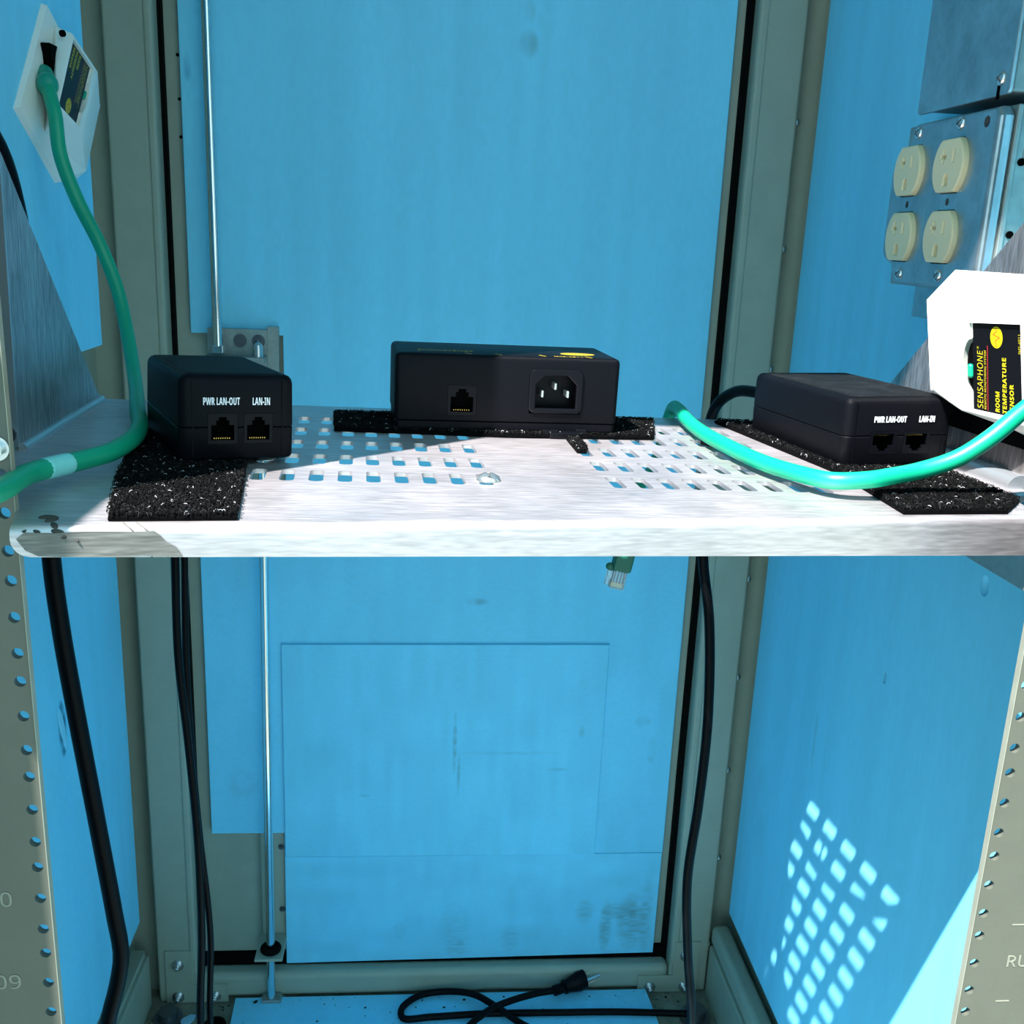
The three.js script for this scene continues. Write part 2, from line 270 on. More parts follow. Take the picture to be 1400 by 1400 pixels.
// ---------------------------------------------------------------- door latch: rods, bracket, guide
single('latch_rod', 'upper shiny round steel latch rod hanging down to the bracket', 'latch rod', [cyl(5.1, 985, 24).translate(-210.3, 375, -1052), rbox(-216, -204.6, -124, -116, -1057, -1047, 1, 1)], M.rod);
single('latch_rod', 'lower thin steel latch rod running from under the shelf to the floor', 'latch rod', tube([[-168.2, -180, -1050], [-169.8, -344, -1050], [-172, -600, -1050], [-173.6, -897, -1050]], 5, 40, 20), M.rod);
{
  const t = thing('latch_bracket', 'grey metal latch bracket with two bolts behind the left adapter', 'bracket', [-188, -190, -1075]);
  wpart(t, 'plate', [box(-223.5, -164, -190, -101, -1074.8, -1066), box(-163.9, -152.5, -205, -98, -1074.8, -1069), box(-223.5, -164, -132, -127, -1066, -1042)], M.galvDark);
  wpart(t, 'bolt', [...bolt(4.6).map((g) => g.translate(-172.5, -112.5, -1066))], M.steelDark);
  wpart(t, 'bolt', [cylZ(6.6, 3, 24).translate(-190.7, -112.4, -1065), cylZ(4, 3.4, 6).translate(-190.7, -112.4, -1064.6)], M.steelDark);
  wpart(t, 'pivot', [cyl(5, 14, 20).translate(-170.7, -124, -1052), new THREE.SphereGeometry(5, 16, 10).translate(-170.7, -117, -1052)], M.zinc);
}
{
  const t = thing('rod_guide', 'painted angle bracket with a black grommet round the lower rod', 'bracket', [-174, -834, -1075]);
  wpart(t, 'plate', rbox(-187.5, -158.6, -833, -690, -1085.6, -1081, 0.8, 1), M.paint);
  wpart(t, 'tab', rbox(-190, -157.5, -836, -832.4, -1085, -1034, 0.8, 1), M.paint);
  wpart(t, 'grommet', new THREE.TorusGeometry(8.8, 3.6, 12, 28).rotateX(Math.PI / 2).translate(-173, -829.4, -1050), M.gasket);
  for (const y of [-712, -798]) wpart(t, 'bolt', bolt(2.6).map((g) => g.translate(-163, y, -1081)), M.steelDark);
}
single('rod_catch', 'small grey catch block at the foot of the lower rod', 'catch', [rbox(-188, -159, -911.5, -904, -1059.6, -1036, 1, 1), rbox(-185, -162, -904, -899, -1058, -1044, 1, 1)], M.galvDark);

// ---------------------------------------------------------------- corner plates on the frame
function cornerPlate(label, sx, x0, x1, xa, bolts) {
  const t = thing('corner_plate', label, 'bracket', [(x0 + x1) / 2, Y0, -1059]);
  wpart(t, 'plate', extr(shapeOf(sx < 0 ? [[x0, -911], [xa, -911], [xa, -886], [x1, -886], [x1, -838], [x0, -838]] : [[x1, -911], [x1, -838], [x0, -838], [x0, -887], [xa, -887], [xa, -911]]), 2.2, 0.4).translate(0, 0, -1060), M.paint);
  for (const [bx, by] of bolts) wpart(t, 'bolt', bolt(5).map((g) => g.rotateZ(bx).translate(bx, by, -1057.8)), M.zinc);
  return t;
}
cornerPlate('painted L-shaped corner plate with three bolts at the left post foot', -1, -299.5, -268, -226.5, [[-284.5, -857], [-285.5, -902], [-242, -902]]);
cornerPlate('painted L-shaped corner plate with three bolts at the right post foot', 1, 321, 354, 278, [[336, -858], [293.5, -903], [337, -903]]);

// ---------------------------------------------------------------- equipment shelf
const SHELF_POS = [0, -116.824, -492.462], SHELF_ROT = new THREE.Euler(-0.00363341, 0.06405349, -0.01802645, 'YXZ');
const shelfQ = new THREE.Quaternion().setFromEuler(SHELF_ROT);
const onShelf = (x, y, z) => { const v = new THREE.Vector3(x, y, z).applyQuaternion(shelfQ); return [v.x + SHELF_POS[0], v.y + SHELF_POS[1], v.z + SHELF_POS[2]]; };
function shelfThing(name, label, category, [x, y, z], e = [0, 0, 0], group) { // stands on the shelf: position in the shelf's mm, e = yaw, pitch, roll
  const t = thing(name, label, category, onShelf(x, y, z), group);
  t.quaternion.copy(shelfQ).multiply(new THREE.Quaternion().setFromEuler(new THREE.Euler(e[1], e[0], e[2], 'YXZ'))); return t;
}
const frontZ = (x) => 91 - 0.098 * (x + 140);
{
  const t = shelfThing('equipment_shelf', 'bright brushed aluminium rack shelf with rows of slots, half in sunlight', 'shelf', [0, 0, 0]);
  const TH = 2.3, xl = -164, xr = 302;
  const sh = shapeOf([[xl, -frontZ(xl)], [xr, -frontZ(xr)], [312, -5], [331.5, 3], [331.5, 208], [330, 210], [-202, 210], [-203.4, 208], [-203.4, -38], [-175.5, -48]].map(([x, y]) => [x, y]));
  for (const gx of [-80.6, 97.5]) for (let c = 0; c < 9; c++) for (let r = 0; r < 5; r++) { const x = gx + c * 13.81, z = -38.48 * r; sh.holes.push(rrect(THREE.Path, x - 3.5, x + 3.5, -z - 11.8, -z + 11.8, 2.6)); }
  const plate = extr(sh, TH, 0, 5).rotateX(-Math.PI / 2).translate(0, -TH, 0);
  // front lip: a rounded bend and a drop that grows towards the right
  const R = 4.2, rows = [], prof = [];
  for (let i = 0; i <= 8; i++) { const a = i / 8 * Math.PI / 2; prof.push([Math.sin(a) * R, Math.cos(a) * R - R]); }
  const ring = (x) => {
    const bot = 12.6 + 0.0165 * (x + 150), z = frontZ(x);
    const p = prof.map(([dz, dy]) => [x, dy, z + dz]); p.push([x, -bot, z + R]); p.push([x, -bot, z + R - TH]);
    for (let i = prof.length - 1; i >= 0; i--) { const [dz, dy] = prof[i], k = (R - TH) / R; p.push([x, (dy + R) * k - R, z + dz * k]); } return p;
  };
  const xs = [0, 0.3, 1, 2.2, 4, 7].map((d) => xl + d); for (let i = 1; i <= 12; i++) xs.push(xl + 7 + (xr - xl - 7) * i / 12);
  for (const x of xs) { const p = ring(x), d = Math.min(7, x - xl), low = -(12.6 + 0.0165 * (x + 150) - (7 - Math.sqrt(49 - (7 - d) * (7 - d)))); for (const q of p) if (q[1] < low) q[1] = low; rows.push(p); }
  const pos = [], m = rows[0].length;
  const tri = (a, b, c) => pos.push(...a, ...b, ...c);
  for (let i = 0; i + 1 < rows.length; i++) for (let j = 0; j < m; j++) { const k = (j + 1) % m, a = rows[i][j], b = rows[i + 1][j], c = rows[i + 1][k], d = rows[i][k]; tri(a, d, c); tri(a, c, b); }
  for (let j = 1; j + 1 < m; j++) { tri(rows[0][0], rows[0][j + 1], rows[0][j]); const e = rows[rows.length - 1]; tri(e[0], e[j], e[j + 1]); }
  let lip = new THREE.BufferGeometry(); lip.setAttribute('position', new THREE.Float32BufferAttribute(pos, 3)); lip = toCreasedNormals(lip, 0.6);
  part(t, 'shelf_plate', [plate, lip], M.shelf);
  const side = (x0, pts) => extr(shapeOf(pts), 2, 0.3).rotateY(-Math.PI / 2).translate(x0, 0, 0); // shape x is z
  part(t, 'gusset', side(-201.6, [[-40, 0], [-39, 141.5], [-41, 143], [-205, 1.5], [-205, 0]]), M.gusset);
  part(t, 'gusset', side(332, [[-6, 0], [-5, 178], [-8, 179], [-204, 1.5], [-204, 0]]), M.gusset);
  part(t, 'weld_bead', [cylZ(3, 164, 10).translate(-201.2, 0.4, -123)], M.weld);
  part(t, 'weld_bead', [cylZ(8, 198, 20).translate(328, 0, -105)], M.weld);
  const ear = (x0, x1, hx) => { const s = shapeOf([[x0, 2], [x1, 2], [x1, 140], [x0, 140]]); const h = new THREE.Path(); h.absarc(hx, 8.5, 3.2, 0, Math.PI * 2, true); s.holes.push(h); return extr(s, 2.2, 0, 14); };
  part(t, 'ear_flange', ear(-222, -201.6, -207).translate(0, 0, -41), M.weld);
  part(t, 'ear_flange', ear(332, 342, 337).translate(0, 0, -7), M.weld);
  part(t, 'mounting_bolt', [cylZ(5, 2.4, 20).translate(-207, 8.5, -37.8), cylZ(3.2, 2, 6).translate(-207, 8.5, -36)], M.steelDark);
  part(t, 'screw', panScrew(6.2).rotateX(-Math.PI / 2).translate(31.6, 0, 1.6), M.zinc, { label: 'shiny zinc screw in a slot' });
  part(t, 'screw', panScrew(5.2).rotateX(-Math.PI / 2).translate(-80.4, 0, -34.5), M.zinc);
  // thin darker grey film and scrapes on the left end of the lip
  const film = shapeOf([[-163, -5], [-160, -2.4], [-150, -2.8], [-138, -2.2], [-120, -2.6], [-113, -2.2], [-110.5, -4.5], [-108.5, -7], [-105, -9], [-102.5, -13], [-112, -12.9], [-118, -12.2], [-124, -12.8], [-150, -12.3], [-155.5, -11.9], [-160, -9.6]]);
  part(t, 'grey_patch', extr(film, 0.3).rotateY(0.098).translate(0.6, 0, 77.5 + R), std(0xffffff, 0.6, 0.35, { map: brushedTex(61, 0.28, 0.62, false, [1, 0.99, 0.96]) }), { label: 'dull grey patch' });
  part(t, 'gouge', [[-153, 0.25, -7, 3.2], [-151, 0.25, -3.5, 2.6], [-149, -0.6, 1, 2.8], [-147.5, -2.6, 3.6, 2.4], [-144, -4.4, 4.3, 1.8], [-140, -6, 4.4, 1.4], [-155, -2.4, 3.5, 1.6], [-158.5, -2.2, 3.4, 1.2]].map(([x, y, dz, q], i) => new THREE.IcosahedronGeometry(q, 1).scale(1.25, 0.35, 0.5).rotateX(dz > 2 ? 1.45 : 0.1).rotateY(i).translate(x, y, frontZ(x) + dz)), std(0x3d3c38, 0.75, 0.2));
  part(t, 'scrape', [tube([[-124, 0.2, frontZ(-124) + 1], [-121, -1.2, frontZ(-121) + R - 0.5], [-117, -6, frontZ(-117) + R], [-113, -13, frontZ(-113) + R]], 0.35, 20, 6), tube([[-119, 0.2, frontZ(-119) + 1], [-115.5, -1.4, frontZ(-115.5) + R - 0.5], [-111, -6, frontZ(-111) + R], [-107, -13, frontZ(-107) + R]], 0.3, 20, 6)], std(0x6a6763, 0.6, 0.3));
}
single('rail_screw', 'bright screw head holding the shelf to the left rail', 'screw', bolt(3.4).map((g) => g.translate(-167.6, -87.8, -405.3)), M.zinc);

// ---------------------------------------------------------------- hook tape on the shelf, with its pile
function insideOf(p, x, y) { let s = false; for (let i = 0, j = p.length - 1; i < p.length; j = i++) if ((p[i][1] > y) !== (p[j][1] > y) && x < (p[j][0] - p[i][0]) * (y - p[i][1]) / (p[j][1] - p[i][1]) + p[i][0]) s = !s; return s; }
function hookTape(label, pts, th, n, seed) { // pts [x, z] on the shelf
  const c = pts.reduce((a, p) => [a[0] + p[0] / pts.length, a[1] + p[1] / pts.length], [0, 0]);
  const t = shelfThing('hook_tape', label, 'hook tape', [c[0], 0.05, c[1]]);
  const loc = pts.map(([x, z]) => [x - c[0], -(z - c[1])]);
  part(t, 'backing', extr(shapeOf(loc), th, 0.5).rotateX(-Math.PI / 2), M.velcro);
  const r = rng(seed), loop = mg([new THREE.TorusGeometry(0.95, 0.17, 4, 7, Math.PI * 1.25)]); loop.scale(MM, MM, MM);
  const im = new THREE.InstancedMesh(loop, M.fibre, n), mt = new THREE.Matrix4(), col = new THREE.Color(); let k = 0;
  const xs = loc.map((p) => p[0]), ys = loc.map((p) => p[1]), x0 = Math.min(...xs), x1 = Math.max(...xs), y0 = Math.min(...ys), y1 = Math.max(...ys);
  while (k < n) {
    const x = x0 + (x1 - x0) * r(), y = y0 + (y1 - y0) * r(), a = r(), b = r(), e = r(), f = r(), g = r(); if (!insideOf(loc, x, y)) continue;
    mt.makeRotationFromEuler(new THREE.Euler((a - 0.5) * 1.6, b * 6.28, (e - 0.5) * 1.6)).setPosition(x * MM, (th + 0.15 + f * 0.8) * MM, -y * MM);
    im.setMatrixAt(k, mt); const w = g > 0.985 ? 0.4 : g > 0.9 ? 0.03 : 0.004; im.setColorAt(k, col.setRGB(w, w, w * 1.05)); k++;
  }
  im.name = 'pile'; im.userData = { kind: 'stuff' }; finish(im); t.add(im); return t;
}
hookTape('square of black fuzzy hook tape under the left adapter at the shelf edge', [[-130, 89], [-81, 84.5], [-88.5, -27], [-97, -125], [-150, -115], [-148, -40], [-142.5, 17]], 2, 13000, 1);
hookTape('long strip of black fuzzy hook tape under the middle adapter', [[-49, -175], [-47.5, -117.5], [60, -113], [152, -120], [170, -187]], 2.4, 11000, 2);
hookTape('black fuzzy hook tape strip under the right adapter running to the shelf front', [[217, -193], [234, -33], [226, 54], [284, 49], [306, 26], [305.5, -29], [304, -190]], 2.4, 14000, 3);
hookTape('narrow tail of black hook tape poking out below the middle adapter', [[93.5, -113], [101, -113], [100.5, -84], [97.5, -70], [92, -72]], 1.6, 500, 4);
{
  const g = shelfThing('cable_tie', 'black cable tie lying beside the green cable behind the slots', 'cable tie', [186, 0.3, -109], [0.45, 0, 0]);
  part(g, 'strap', rbox(-2, 20, 0, 1.4, -2, 2, 0.5, 1), M.plastic); part(g, 'head', rbox(-7, -1.5, 0, 4.4, -3.4, 3.4, 0.8, 1), M.plasticGloss);
}

// ---------------------------------------------------------------- power adapters
function ringRR(w, d, r, inset, y) { const p = [], hw = w / 2 - inset, hd = d / 2 - inset, q = Math.max(0.4, r - inset); for (const [cx, cz, a0] of [[hw - q, hd - q, 0], [-hw + q, hd - q, 1], [-hw + q, -hd + q, 2], [hw - q, -hd + q, 3]]) for (let i = 0; i <= 6; i++) { const a = (a0 + i / 6) * Math.PI / 2; p.push([cx + q * Math.cos(a), y, cz + q * Math.sin(a)]); } return p; }
function loft(w, d, r, profile) { // rounded-rectangle rings [inset, y] from bottom to top, capped
  const rings = profile.map(([i, y]) => ringRR(w, d, r, i, y)), pos = [], n = rings[0].length, tri = (a, b, c) => pos.push(...a, ...b, ...c);
  for (let k = 0; k + 1 < rings.length; k++) for (let i = 0; i < n; i++) { const j = (i + 1) % n; tri(rings[k][i], rings[k + 1][j], rings[k][j]); tri(rings[k][i], rings[k + 1][i], rings[k + 1][j]); }
  const cap = (R, up) => { const c = [0, R[0][1], 0]; for (let i = 0; i < n; i++) { const j = (i + 1) % n; up ? tri(c, R[j], R[i]) : tri(c, R[i], R[j]); } };
  cap(rings[0], false); cap(rings[rings.length - 1], true);
  const g = new THREE.BufferGeometry(); g.setAttribute('position', new THREE.Float32BufferAttribute(pos, 3)); return toCreasedNormals(g, 0.55);
}
function jackShape(w, h, flip) { // outline of the opening of an RJ45 jack, tab up (or down when flipped)
  const s = flip ? -1 : 1, p = [[-w / 2, -h / 2], [w / 2, -h / 2], [w / 2, h * 0.16], [w * 0.28, h * 0.16], [w * 0.28, h * 0.36], [w * 0.17, h * 0.36], [w * 0.17, h / 2], [-w * 0.17, h / 2], [-w * 0.17, h * 0.36], [-w * 0.28, h * 0.36], [-w * 0.28, h * 0.16], [-w / 2, h * 0.16]].map(([x, y]) => [x, y * s]);
  return flip ? p.reverse() : p;
}
function jack(parent, cx, cy, zf, w, h, flip, pins = true) { // front face at z = zf looking along +z
  const s = rrect(THREE.Shape, -w / 2, w / 2, -h / 2, h / 2, 0.4), hp = new THREE.Path(); jackShape(w * 0.78, h * 0.76, flip).forEach(([x, y], i) => (i ? hp.lineTo(x, y) : hp.moveTo(x, y))); hp.closePath(); s.holes.push(hp);
  const face = extr(s, 1.4, 0).translate(cx, cy, zf - 1.5);
  const j = part(parent, 'ethernet_port', face, M.plasticGloss);
  part(j, 'socket_back', box(cx - w / 2, cx + w / 2, cy - h / 2, cy + h / 2, zf - 9.5, zf - 8.6), M.pocket);
  if (pins) part(j, 'contact_pins', Array.from({ length: 8 }, (_, i) => box(-0.22, 0.22, -0.3, 0.3, -6, -1.6).translate(cx + (i - 3.5) * w * 0.075, cy + (flip ? 0.30 : -0.335) * h, zf - 0.6)), M.gold);
  return j;
}
function injector(label, pos, e, w, h, d, seam, ports, texts, flip) {
  const t = shelfThing('power_adapter', label, 'power adapter', pos, e);
  const zc = -d / 2, prof1 = [[2.2, 0], [0.8, 0.7], [0.2, 2], [0.1, seam - 0.6], [0.5, seam - 0.15]], prof2 = [[0.5, seam + 0.15], [0.1, seam + 0.6], [0.5, h - 4.5], [1.1, h - 2.2], [2.3, h - 0.8], [4.2, h]];
  const pocket = ports.map(([x, y, pw, ph]) => box(x - pw / 2, x + pw / 2, y - ph / 2, y + ph / 2, -9.8, 3));
  const lower = csg(loft(w, d, 5.5, prof1).translate(0, 0, zc), pocket), upper = csg(loft(w, d, 5.5, prof2).translate(0, 0, zc), pocket);
  part(t, 'lower_shell', lower, M.plastic); part(t, 'upper_shell', upper, M.plastic);
  part(t, 'top_panel', extr(rrect(THREE.Shape, -w / 2 + 5.5, w / 2 - 5.5, 6, d - 6, 5), 0.5, 0.2).rotateX(-Math.PI / 2).translate(0, h - 0.25, 0), M.plasticTop, { label: 'dusty grained top' });
  for (const x of [-w / 2 + 6.5, w / 2 - 6.5]) part(t, 'face_rib', box(x - 0.35, x + 0.35, 2, h - 3, -0.6, 0.12), M.plastic);
  for (const [x, y, pw, ph] of ports) jack(t, x, y, 0.05, pw - 0.3, ph - 0.3, flip);
  for (const [str, x, y, tw, th] of texts) part(t, 'lettering', text(str, th, tw, x, y).translate(0, 0, -0.05), M.ink, { label: 'white printed lettering' });
  return t;
}
const adL = injector('black two-port power adapter in shade at the left end of the shelf', [-91.9, 3.3, -16.4], [0.345, -0.02, -0.02], 57, 42, 99, 16.2,
  [[-7.6, 15.6, 14.6, 15.4], [9.9, 15.6, 14.6, 15.4]], [['PWR LAN-OUT', -8.2, 29.2, 17.6, 3.7], ['LAN-IN', 11.2, 29.2, 8.6, 3.7]], false);
const adR = injector('dusty sunlit black two-port power adapter at the right end, ports upside down', [275.09, 3.4, -45.7], [0.083, -0.008, 0.03], 70, 39.7, 118.8, 17.5,
  [[-9.6, 13.6, 17.6, 13.6], [11.8, 13.6, 17.6, 13.6]], [['PWR LAN-OUT', -6.6, 27.2, 20.6, 3.6], ['LAN-IN', 17, 27.2, 10, 3.6]], true);
{
  const t = shelfThing('power_adapter', 'wide black power adapter with a mains inlet, in the middle of the shelf', 'power adapter', [57.4, 3.4, -118.65], [0.016, 0.007, 0.007]);
  const w = 138.4, h = 46, d = 66, cx = -28.5, cy = 18.2, ix = 29.2, iy = 24.8;
  const inlet = (k) => shapeOf([[-12.6 - k, -10 - k], [12.6 + k, -10 - k], [12.6 + k, 4.5 + k * 0.4], [7 + k * 0.6, 10 + k], [-7 - k * 0.6, 10 + k], [-12.6 - k, 4.5 + k * 0.4]]);
  const cuts = [box(cx - 9, cx + 9, cy - 9.4, cy + 9.4, -10, 3), extr(inlet(3.6), 16).translate(ix, iy, -13)];
  const body = csg(loft(w, d, 3.4, [[1.2, 5.4], [0.3, 5.9], [0.1, 7], [0, h - 3.2], [0.5, h - 1.4], [1.4, h - 0.5], [3, h]]).translate(0, 0, -d / 2), cuts);
  part(t, 'body', body, M.plastic);
  part(t, 'base_plate', loft(w - 1.2, d - 1.2, 3, [[1, 0], [0.2, 0.6], [0.1, 4.8], [0.5, 5.2]]).translate(0, 0, -d / 2), M.plastic);
  jack(t, cx, cy, 0.05, 17.6, 18.4, false);
  // mains inlet: frame, three pins
  const fr = rrect(THREE.Shape, -16.8, 16.8, -13.2, 14, 4.2), hp = new THREE.Path(); [[-12.6, -10], [12.6, -10], [12.6, 4.5], [7, 10], [-7, 10], [-12.6, 4.5]].forEach(([x, y], i) => (i ? hp.lineTo(x, y) : hp.moveTo(x, y))); hp.closePath(); fr.holes.push(hp);
  const inl = part(t, 'mains_inlet', [extr(fr, 2.6, 0.7, 6, 2).translate(ix, iy, -1.1), extr(inlet(0.2), 0.6).translate(ix, iy, -12.6)], M.plasticGloss);
  for (const [px, py] of [[-8, -1.5], [8, -1.5], [0, 3.4]]) part(inl, 'pin', rbox(ix + px - 0.7, ix + px + 0.7, iy + py - 2.1, iy + py + 2.1, -12, -0.8, 0.4, 1), M.galvDark);
  // printed top: yellow oval, tick marks and a line of print turned away from us
  part(t, 'printed_logo', [extr((() => { const s = new THREE.Shape(); s.absellipse(46, 21, 11, 6, 0, Math.PI * 2); return s; })(), 0.12, 0, 24).rotateX(-Math.PI / 2).translate(0, h - 0.02, 0)], M.inkYellow, { label: 'yellow printed oval' });
  for (const [x, z] of [[-25, 6], [-6.5, 6.5], [21, 7], [50, 6.5]]) part(t, 'printed_mark', box(-0.5, 0.5, h - 0.02, h + 0.1, -3.2, 3.2).rotateY(0.5).translate(x, 0, -z), M.inkYellow);
  part(t, 'printed_lettering', [text('SENSAPHONE', 5, 34, 0, 0, fontR, 0.1).rotateZ(Math.PI).rotateX(-Math.PI / 2).translate(-38, h, -18), text('IMS-4811', 3, 18, 0, 0, fontR, 0.1).rotateX(-Math.PI / 2).translate(37, h, -6)], M.inkYellow);
  part(t, 'clip', [rbox(26, 45, -3.2, 0.6, -2, 5.4, 0.8, 1), rbox(22, 32, -2.4, 1.6, -1, 3.2, 0.6, 1), rbox(43, 50, -1.4, 2.2, -1, 1.6, 0.6, 1)], M.plasticGloss);
}

// ---------------------------------------------------------------- sensors
function labelTex(lines, code) {
  const c = document.createElement('canvas'); c.width = 1024; c.height = 768; const g = c.getContext('2d');
  g.fillStyle = '#05070c'; g.fillRect(0, 0, 1024, 768);
  g.fillStyle = '#a99a1a'; g.textBaseline = 'alphabetic';
  const fit = (s, x, y, w, h, f) => { g.save(); g.font = `${f} ${h}px sans-serif`; const m = g.measureText(s).width; g.translate(x, y); g.scale(w / m, 1); g.fillText(s, 0, 0); g.restore(); };
  fit('SENSAPHONE', 24, 150, 690, 118, ''); g.font = '44px sans-serif'; g.fillText('®', 722, 92);
  g.fillStyle = '#b9a51a'; fit('REMOTE MONITORING SYSTEM', 24, 200, 700, 40, '');
  g.fillStyle = '#7c1f22'; g.fillRect(18, 218, 760, 13);
  g.fillStyle = '#c4b418'; let y = 402; for (const [s, w] of lines) { fit(s, 20, y, w, 84, 'bold'); y += 108; }
  g.fillStyle = '#b5a416'; g.beginPath(); g.ellipse(872, 370, 118, 96, 0, 0, 7); g.fill();
  g.strokeStyle = '#b6521c'; g.lineWidth = 13; g.beginPath(); g.moveTo(762, 372); g.lineTo(832, 352); g.lineTo(868, 416); g.lineTo(902, 318); g.lineTo(936, 374); g.lineTo(978, 360); g.stroke();
  g.strokeStyle = '#6d6a10'; g.lineWidth = 5; g.beginPath(); g.ellipse(872, 370, 104, 82, 0, 0, 7); g.stroke();
  g.fillStyle = '#a99a1a'; g.font = '52px sans-serif'; g.fillText(code, 700, 742);
  const t = new THREE.CanvasTexture(c); t.colorSpace = THREE.SRGBColorSpace; t.anisotropy = 8; return t;
}
const lerp = (a, b, k) => a.map((v, i) => v + (b[i] - v) * k);
const add = (a, b, k = 1) => a.map((v, i) => v + b[i] * k);
function chamferHull(top, base, c) { // hull of a frustum whose edges are cut back by c
  const corners = [...top, ...base], pts = [];
  for (let i = 0; i < 8; i++) {
    const k = i % 4, f = i < 4 ? 0 : 4, p = corners[i], nb = [corners[f + (k + 1) % 4], corners[f + (k + 3) % 4], corners[(i + 4) % 8]].map((q) => { const d = q.map((v, j) => v - p[j]), l = Math.hypot(...d); return d.map((v) => v / l); });
    for (const [a, b] of [[0, 1], [0, 2], [1, 2]]) pts.push(V(add(add(p, nb[a], c), nb[b], c)));
    pts.push(V(add(add(add(p, nb[0], c * 0.45), nb[1], c * 0.45), nb[2], c * 0.45)));
  }
  return toCreasedNormals(new ConvexGeometry(pts), 0.7);
}
// P: top face corners (a0b0, a1b0, a1b1, a0b1); a runs away from the socket side, b along the lettering
function sensor(label, P, B, skirt, lines, code, [a0, a1, b0, b1], port) {
  const all = [...B, ...skirt], c = [0, 1, 2].map((i) => all.reduce((s, p) => s + p[i] / all.length, 0)), t = thing('room_sensor', label, 'sensor', c);
  const pt = (a, b) => lerp(lerp(P[0], P[1], a), lerp(P[3], P[2], a), b);
  const eb = V(pt(0.5, 1)).sub(V(pt(0.5, 0))).normalize(), ea = V(pt(1, 0.5)).sub(V(pt(0, 0.5))).normalize(), n = new THREE.Vector3().crossVectors(eb, ea).normalize(), nn = [n.x, n.y, n.z];
  const q = (a, b, h) => add(pt(a, b), nn, h);
  let cuts = [new ConvexGeometry([[a0, b0], [a1, b0], [a1, b1], [a0, b1]].flatMap(([a, b]) => [V(q(a, b, 4)), V(q(a, b, -2.2))]))];
  // bay beside the label where the sensing element sits
  cuts.push(new THREE.CylinderGeometry(1, 1, 10, 28).scale(6, 1, 16).applyMatrix4(new THREE.Matrix4().makeBasis(ea, n, eb).setPosition(V(q(a1 - 0.06, 0.5, -1)))));
  if (port) cuts.push(new ConvexGeometry(port.flatMap((p) => [V(add(p, [ea.x, ea.y, ea.z], -12)), V(add(p, [ea.x, ea.y, ea.z], 15))])));
  wpart(t, 'housing', csg(chamferHull(P, B, 1.6), cuts), M.white);
  wpart(t, 'mounting_skirt', toCreasedNormals(new ConvexGeometry([...skirt.map(V), ...B.map((p, i) => V(lerp(p, P[i], 0.02)))]), 0.5), M.white);
  // printed label on the floor of the recess
  const qs = [[a0, b0], [a0, b1], [a1 - 0.03, b1], [a1 - 0.03, b0]].map(([a, b]) => q(a, b, -2.0)), lo = qs.map((p) => add(p, nn, -0.5));
  const pos = [], uv = [], quad = (a, b, c2, d, u) => { pos.push(...a, ...b, ...c2, ...a, ...c2, ...d); uv.push(...u[0], ...u[1], ...u[2], ...u[0], ...u[2], ...u[3]); }, z = [[0, 0], [0, 0], [0, 0], [0, 0]];
  quad(qs[0], qs[1], qs[2], qs[3], [[0, 0], [1, 0], [1, 1], [0, 1]]); quad(lo[3], lo[2], lo[1], lo[0], z);
  for (let i = 0; i < 4; i++) quad(qs[(i + 1) % 4], qs[i], lo[i], lo[(i + 1) % 4], z);
  const g = new THREE.BufferGeometry(); g.setAttribute('position', new THREE.Float32BufferAttribute(pos, 3)); g.computeVertexNormals();
  wpart(t, 'label', g, new THREE.MeshPhysicalMaterial({ map: labelTex(lines, code), roughness: 0.4, specularIntensity: 0.25 }), { uv: new THREE.Float32BufferAttribute(uv, 2), label: 'black label with yellow lettering' });
  const el = wpart(t, 'sensing_bay', new THREE.CylinderGeometry(1, 1, 0.8, 28).scale(5.6, 1, 15).applyMatrix4(new THREE.Matrix4().makeBasis(ea, n, eb).setPosition(V(q(a1 - 0.06, 0.5, -5)))), M.pocket);
  wpart(el, 'thermistor', new THREE.CapsuleGeometry(1.7, 4.5, 6, 12).applyMatrix4(new THREE.Matrix4().makeBasis(ea, eb, n.clone().negate()).setPosition(V(q(a1 + 0.015, 0.45, -2.6)))), M.cableGreen); 
  return { t, ea, eb, n, q };
}
{
  const P = [[-243, 122, -770], [-243, 105, -820], [-243, 57, -774], [-243, 69, -726]], B = [[-256, 127, -772], [-256, 86, -864], [-256, 35, -820], [-256, 55, -738]];
  const skirt = [[-262, 139, -768], [-262, 66, -704], [-262, 24, -769], [-262, 30, -818], [-262, 84, -862], [-258.5, 138, -769], [-258.5, 67, -706], [-258.5, 25.5, -769]];
  const s = sensor('white humidity sensor tilted on the left wall with a green cable plugged in', P, B, skirt, [['ROOM', 250], ['HUMIDITY', 470], ['SENSOR', 350]], 'IMS-4812', [0.05, 0.84, 0.06, 0.93],
    [[-249, 116, -752], [-249, 117, -776], [-249, 91, -757], [-249, 83, -727]]);
  wpart(s.t, 'screw_hole', cylX(2.2, 2, 14).rotateY(-0.5).translate(-247.2, 120, -761), M.hole);
  const sock = wpart(s.t, 'socket', [rbox(-258, -251, 83, 112, -768, -748, 1, 1).rotateX(0)], M.pocket);
}
{
  const P = [[320, -86, -510], [298, -83.5, -541], [293, -33, -548], [314, -31, -519]], B = [[323, -92, -517], [291.5, -75, -567], [284, -24.5, -572], [322, -25, -534]];
  const skirt = [[299, -17, -577], [300, -11, -580], [304, -7.5, -582], [325, -8, -547], [325, -88, -524], [305, -74, -578], [299, -19, -572], [300, -12.5, -575], [303, -9, -577], [324, -10, -541]];
  const s = sensor('white temperature sensor in bright sun above the right adapter, black label with yellow lettering', P, B, skirt, [['ROOM', 250], ['TEMPERATURE', 640], ['SENSOR', 350]], 'IMS-4811', [0.09, 0.86, 0.05, 0.96], null);
}
